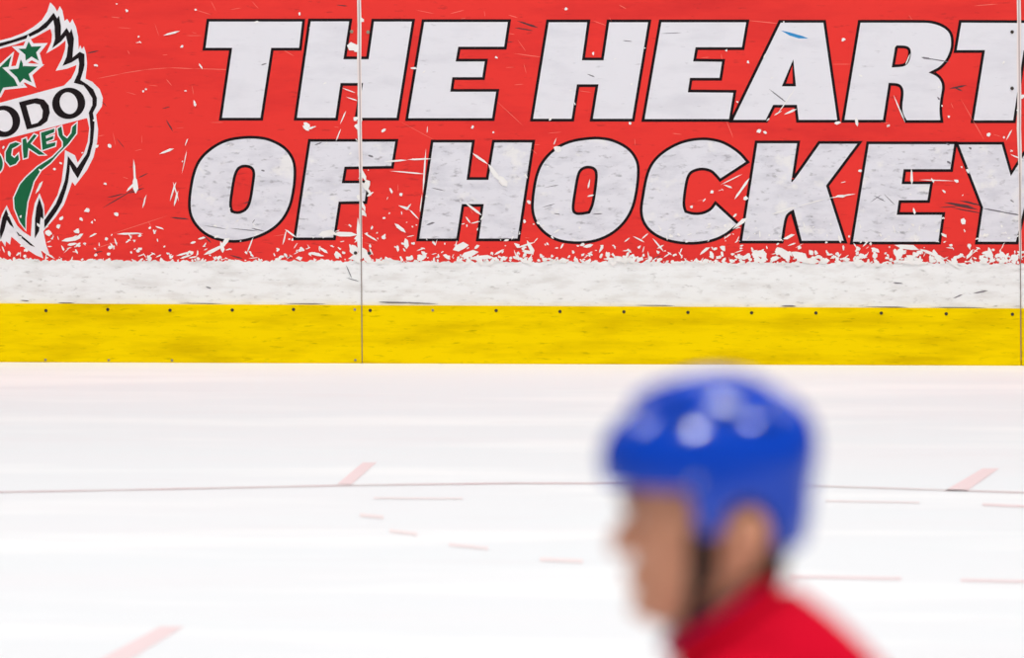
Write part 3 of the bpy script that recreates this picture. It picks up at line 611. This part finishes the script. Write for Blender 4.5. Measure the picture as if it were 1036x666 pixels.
def shell():
    me = loft(helmet_rings(0), 120, 2.3); bm = bmesh.new(); bm.from_mesh(me)
    bmesh.ops.subdivide_edges(bm, edges=[e for e in bm.edges if abs(e.verts[0].co.z - e.verts[1].co.z) > .006], cuts=5)
    kill = [f for f in bm.faces if opening(f.calc_center_median().x, f.calc_center_median().z) or (len(f.verts) > 20 and f.calc_center_median().z < Z(500))]
    bmesh.ops.delete(bm, geom=kill, context='FACES'); me2 = bpy.data.meshes.new('h'); bm.to_mesh(me2); bm.free()
    o = bpy.data.objects.new('h', me2); C.objects.link(o)
    s = o.modifiers.new('s', 'SOLIDIFY'); s.thickness = .011; s.offset = -1
    r = o.modifiers.new('r', 'REMESH'); r.mode = 'VOXEL'; r.voxel_size = .0034
    q = o.modifiers.new('q', 'SMOOTH'); q.iterations = 14; q.factor = .5
    return evalmesh(o)
hel = wear_on('helmet', shell(), bluem)
ridges = []
for s in (-1, 1):                                         # raised ridges over the crown
    ch = []
    for px, py in ((640, 413), (665, 398), (695, 388.5), (725, 384.5), (755, 387.5), (782, 398)): ch.append((X(px), PY + s * .036, Z(py + 3), .010, .007))
    wear_on('helmet_ridge', skin([ch]), bluem, hel)
    for k, (px, py, L) in enumerate(((690, 412, 15), (735, 408, 15), (772, 418, 11))):   # vents
        dy = (.078, .080, .078)[k]
        wear_on('helmet_vent', ico(X(px), s * dy, Z(py + 2), L * S, .006, .0045), padm, hel)
    wear_on('helmet_screw', ico(X(702), s * .101, Z(478), .005, .003, .005), steel, hel)
    st = skin([[(X(705), PY + s * .089, Z(522), .013, .003), (X(707), PY + s * .080, Z(560), .013, .003), (X(704), PY + s * .068, Z(596), .013, .003), (X(696), PY + s * .040, Z(622), .013, .004), (X(692), PY + s * .002, Z(628), .013, .004)]])
    wear_on('chin_strap', st, strapm, hel)

# jersey with sleeves, collar; trousers, socks, skates, gloves
def cloth(chains, vox=.009): return remeshed([skin(chains)], vox, 3)
jch = [[(belly[0] + .12, PY, belly[2] - .24, .20, .23), (belly[0] + .06, PY, belly[2] - .10, .18, .21), belly + (.165, .20), chest_c + (.135, .19), (X(764), PY, Z(662), .112, .13), (X(748), PY, Z(634), .098, .10), (X(738), PY, Z(616), .094, .094)]]
for s in (-1, 1):
    sh, el, wr, hip, kn, an = side(s)
    jch.append([chest_c + (.135, .19), (sh[0], sh[1], sh[2], .105, .105), el + (.08,), (wr[0] + .06, wr[1] + s * .01, wr[2] + .03, .062)])
wear_on('jersey', cloth(jch, .007), redm)
def ring_tube(name, pts, r, m, parent):
    cu = bpy.data.curves.new(name, 'CURVE'); cu.dimensions = '3D'; cu.bevel_depth = r; cu.bevel_resolution = 3
    s = cu.splines.new('NURBS'); s.points.add(len(pts) - 1); s.use_cyclic_u = True
    for p, q in zip(s.points, pts): p.co = tuple(q) + (1,)
    t = bpy.data.objects.new(name, cu); me = bpy.data.meshes.new_from_object(t); bpy.data.objects.remove(t)
    return wear_on(name, me, m, parent)
cpts = []
for i in range(16):
    t = i / 16 * 2 * math.pi; px, py = 733 + 54 * math.cos(t), 615 + 37 * -math.cos(t)
    cpts.append((X(px), PY + .082 * math.sin(t), Z(py)))
ring_tube('collar', cpts, .011, redm, player)
ring_tube('collar_trim', [(a - .006, PY + (b - PY) * .9, c + .004) for a, b, c in cpts], .007, navy, player)
pch = [[(pelv[0] - .03, PY, pelv[2] + .10, .165, .19), pelv + (.185, .20)]]
for s in (-1, 1):
    sh, el, wr, hip, kn, an = side(s); mid = tuple((a + b * 5) / 6 for a, b in zip(hip, kn))
    pch.append([pelv + (.185, .20), hip + (.145,), mid + (.12,)])
wear_on('hockey_pants', cloth(pch), navy)
for s in (-1, 1):
    sh, el, wr, hip, kn, an = side(s); mid = tuple((a + b) / 2 for a, b in zip(hip, kn))
    wear_on('sock', cloth([[mid + (.085,), kn + (.082,), tuple((a + b) / 2 for a, b in zip(kn, an)) + (.075,), (an[0] - .01, an[1], an[2] + .0, .068), (an[0] - .05, an[1], an[2] - .03, .05)]]), redm)
    bo = wear_on('skate', cloth([[(an[0] + .01, an[1], an[2] + .12, .075), (an[0] + .01, an[1], an[2], .068), (an[0] + .0, an[1], .14, .062), (an[0] - .09, an[1], .128, .058, .054), (an[0] - .20, an[1], .115, .048, .042)]], .006), blackm)
    bmh = bmesh.new()
    def box(xa, xb, ya, yb, za, zb):
        v = [bmh.verts.new((p, q, r_)) for r_ in (za, zb) for p, q in ((xa, ya), (xb, ya), (xb, yb), (xa, yb))]
        for f in ((3, 2, 1, 0), (4, 5, 6, 7), (0, 1, 5, 4), (1, 2, 6, 5), (2, 3, 7, 6), (3, 0, 4, 7)): bmh.faces.new([v[i] for i in f])
    box(an[0] - .17, an[0] - .06, an[1] - .014, an[1] + .014, .03, .085); box(an[0] + .0, an[0] + .09, an[1] - .014, an[1] + .014, .03, .085); box(an[0] - .18, an[0] + .10, an[1] - .008, an[1] + .008, .024, .04)
    mh = bpy.data.meshes.new('blade_holder'); bmh.to_mesh(mh); bmh.free(); wear_on('blade_holder', mh, whitem, bo, False)
    bmh = bmesh.new()
    prof = [(-.20, .018), (-.185, .006), (-.15, 0), (.06, 0), (.095, .006), (.11, .018), (.10, .026), (-.18, .026)]
    f1 = [bmh.verts.new((an[0] + a, an[1] - .002, b)) for a, b in prof]; f2 = [bmh.verts.new((an[0] + a, an[1] + .002, b)) for a, b in prof]
    bmh.faces.new(f1); bmh.faces.new(f2[::-1])
    for i in range(8): bmh.faces.new((f1[i], f2[i], f2[(i + 1) % 8], f1[(i + 1) % 8]))
    bmesh.ops.recalc_face_normals(bmh, faces=bmh.faces[:])
    mh = bpy.data.meshes.new('blade'); bmh.to_mesh(mh); bmh.free(); wear_on('blade', mh, steel, bo, False)
    gch = hand_chains(s, wr, 1.45); gch.append([(wr[0] + .11, wr[1] + s * .014, wr[2] + .055, .085), (wr[0] + .03, wr[1] + s * .004, wr[2] + .012, .066), (wr[0] - .05, wr[1], wr[2] - .028, .052)])
    wear_on('glove', remeshed([skin(gch)], .005, 2), navy)
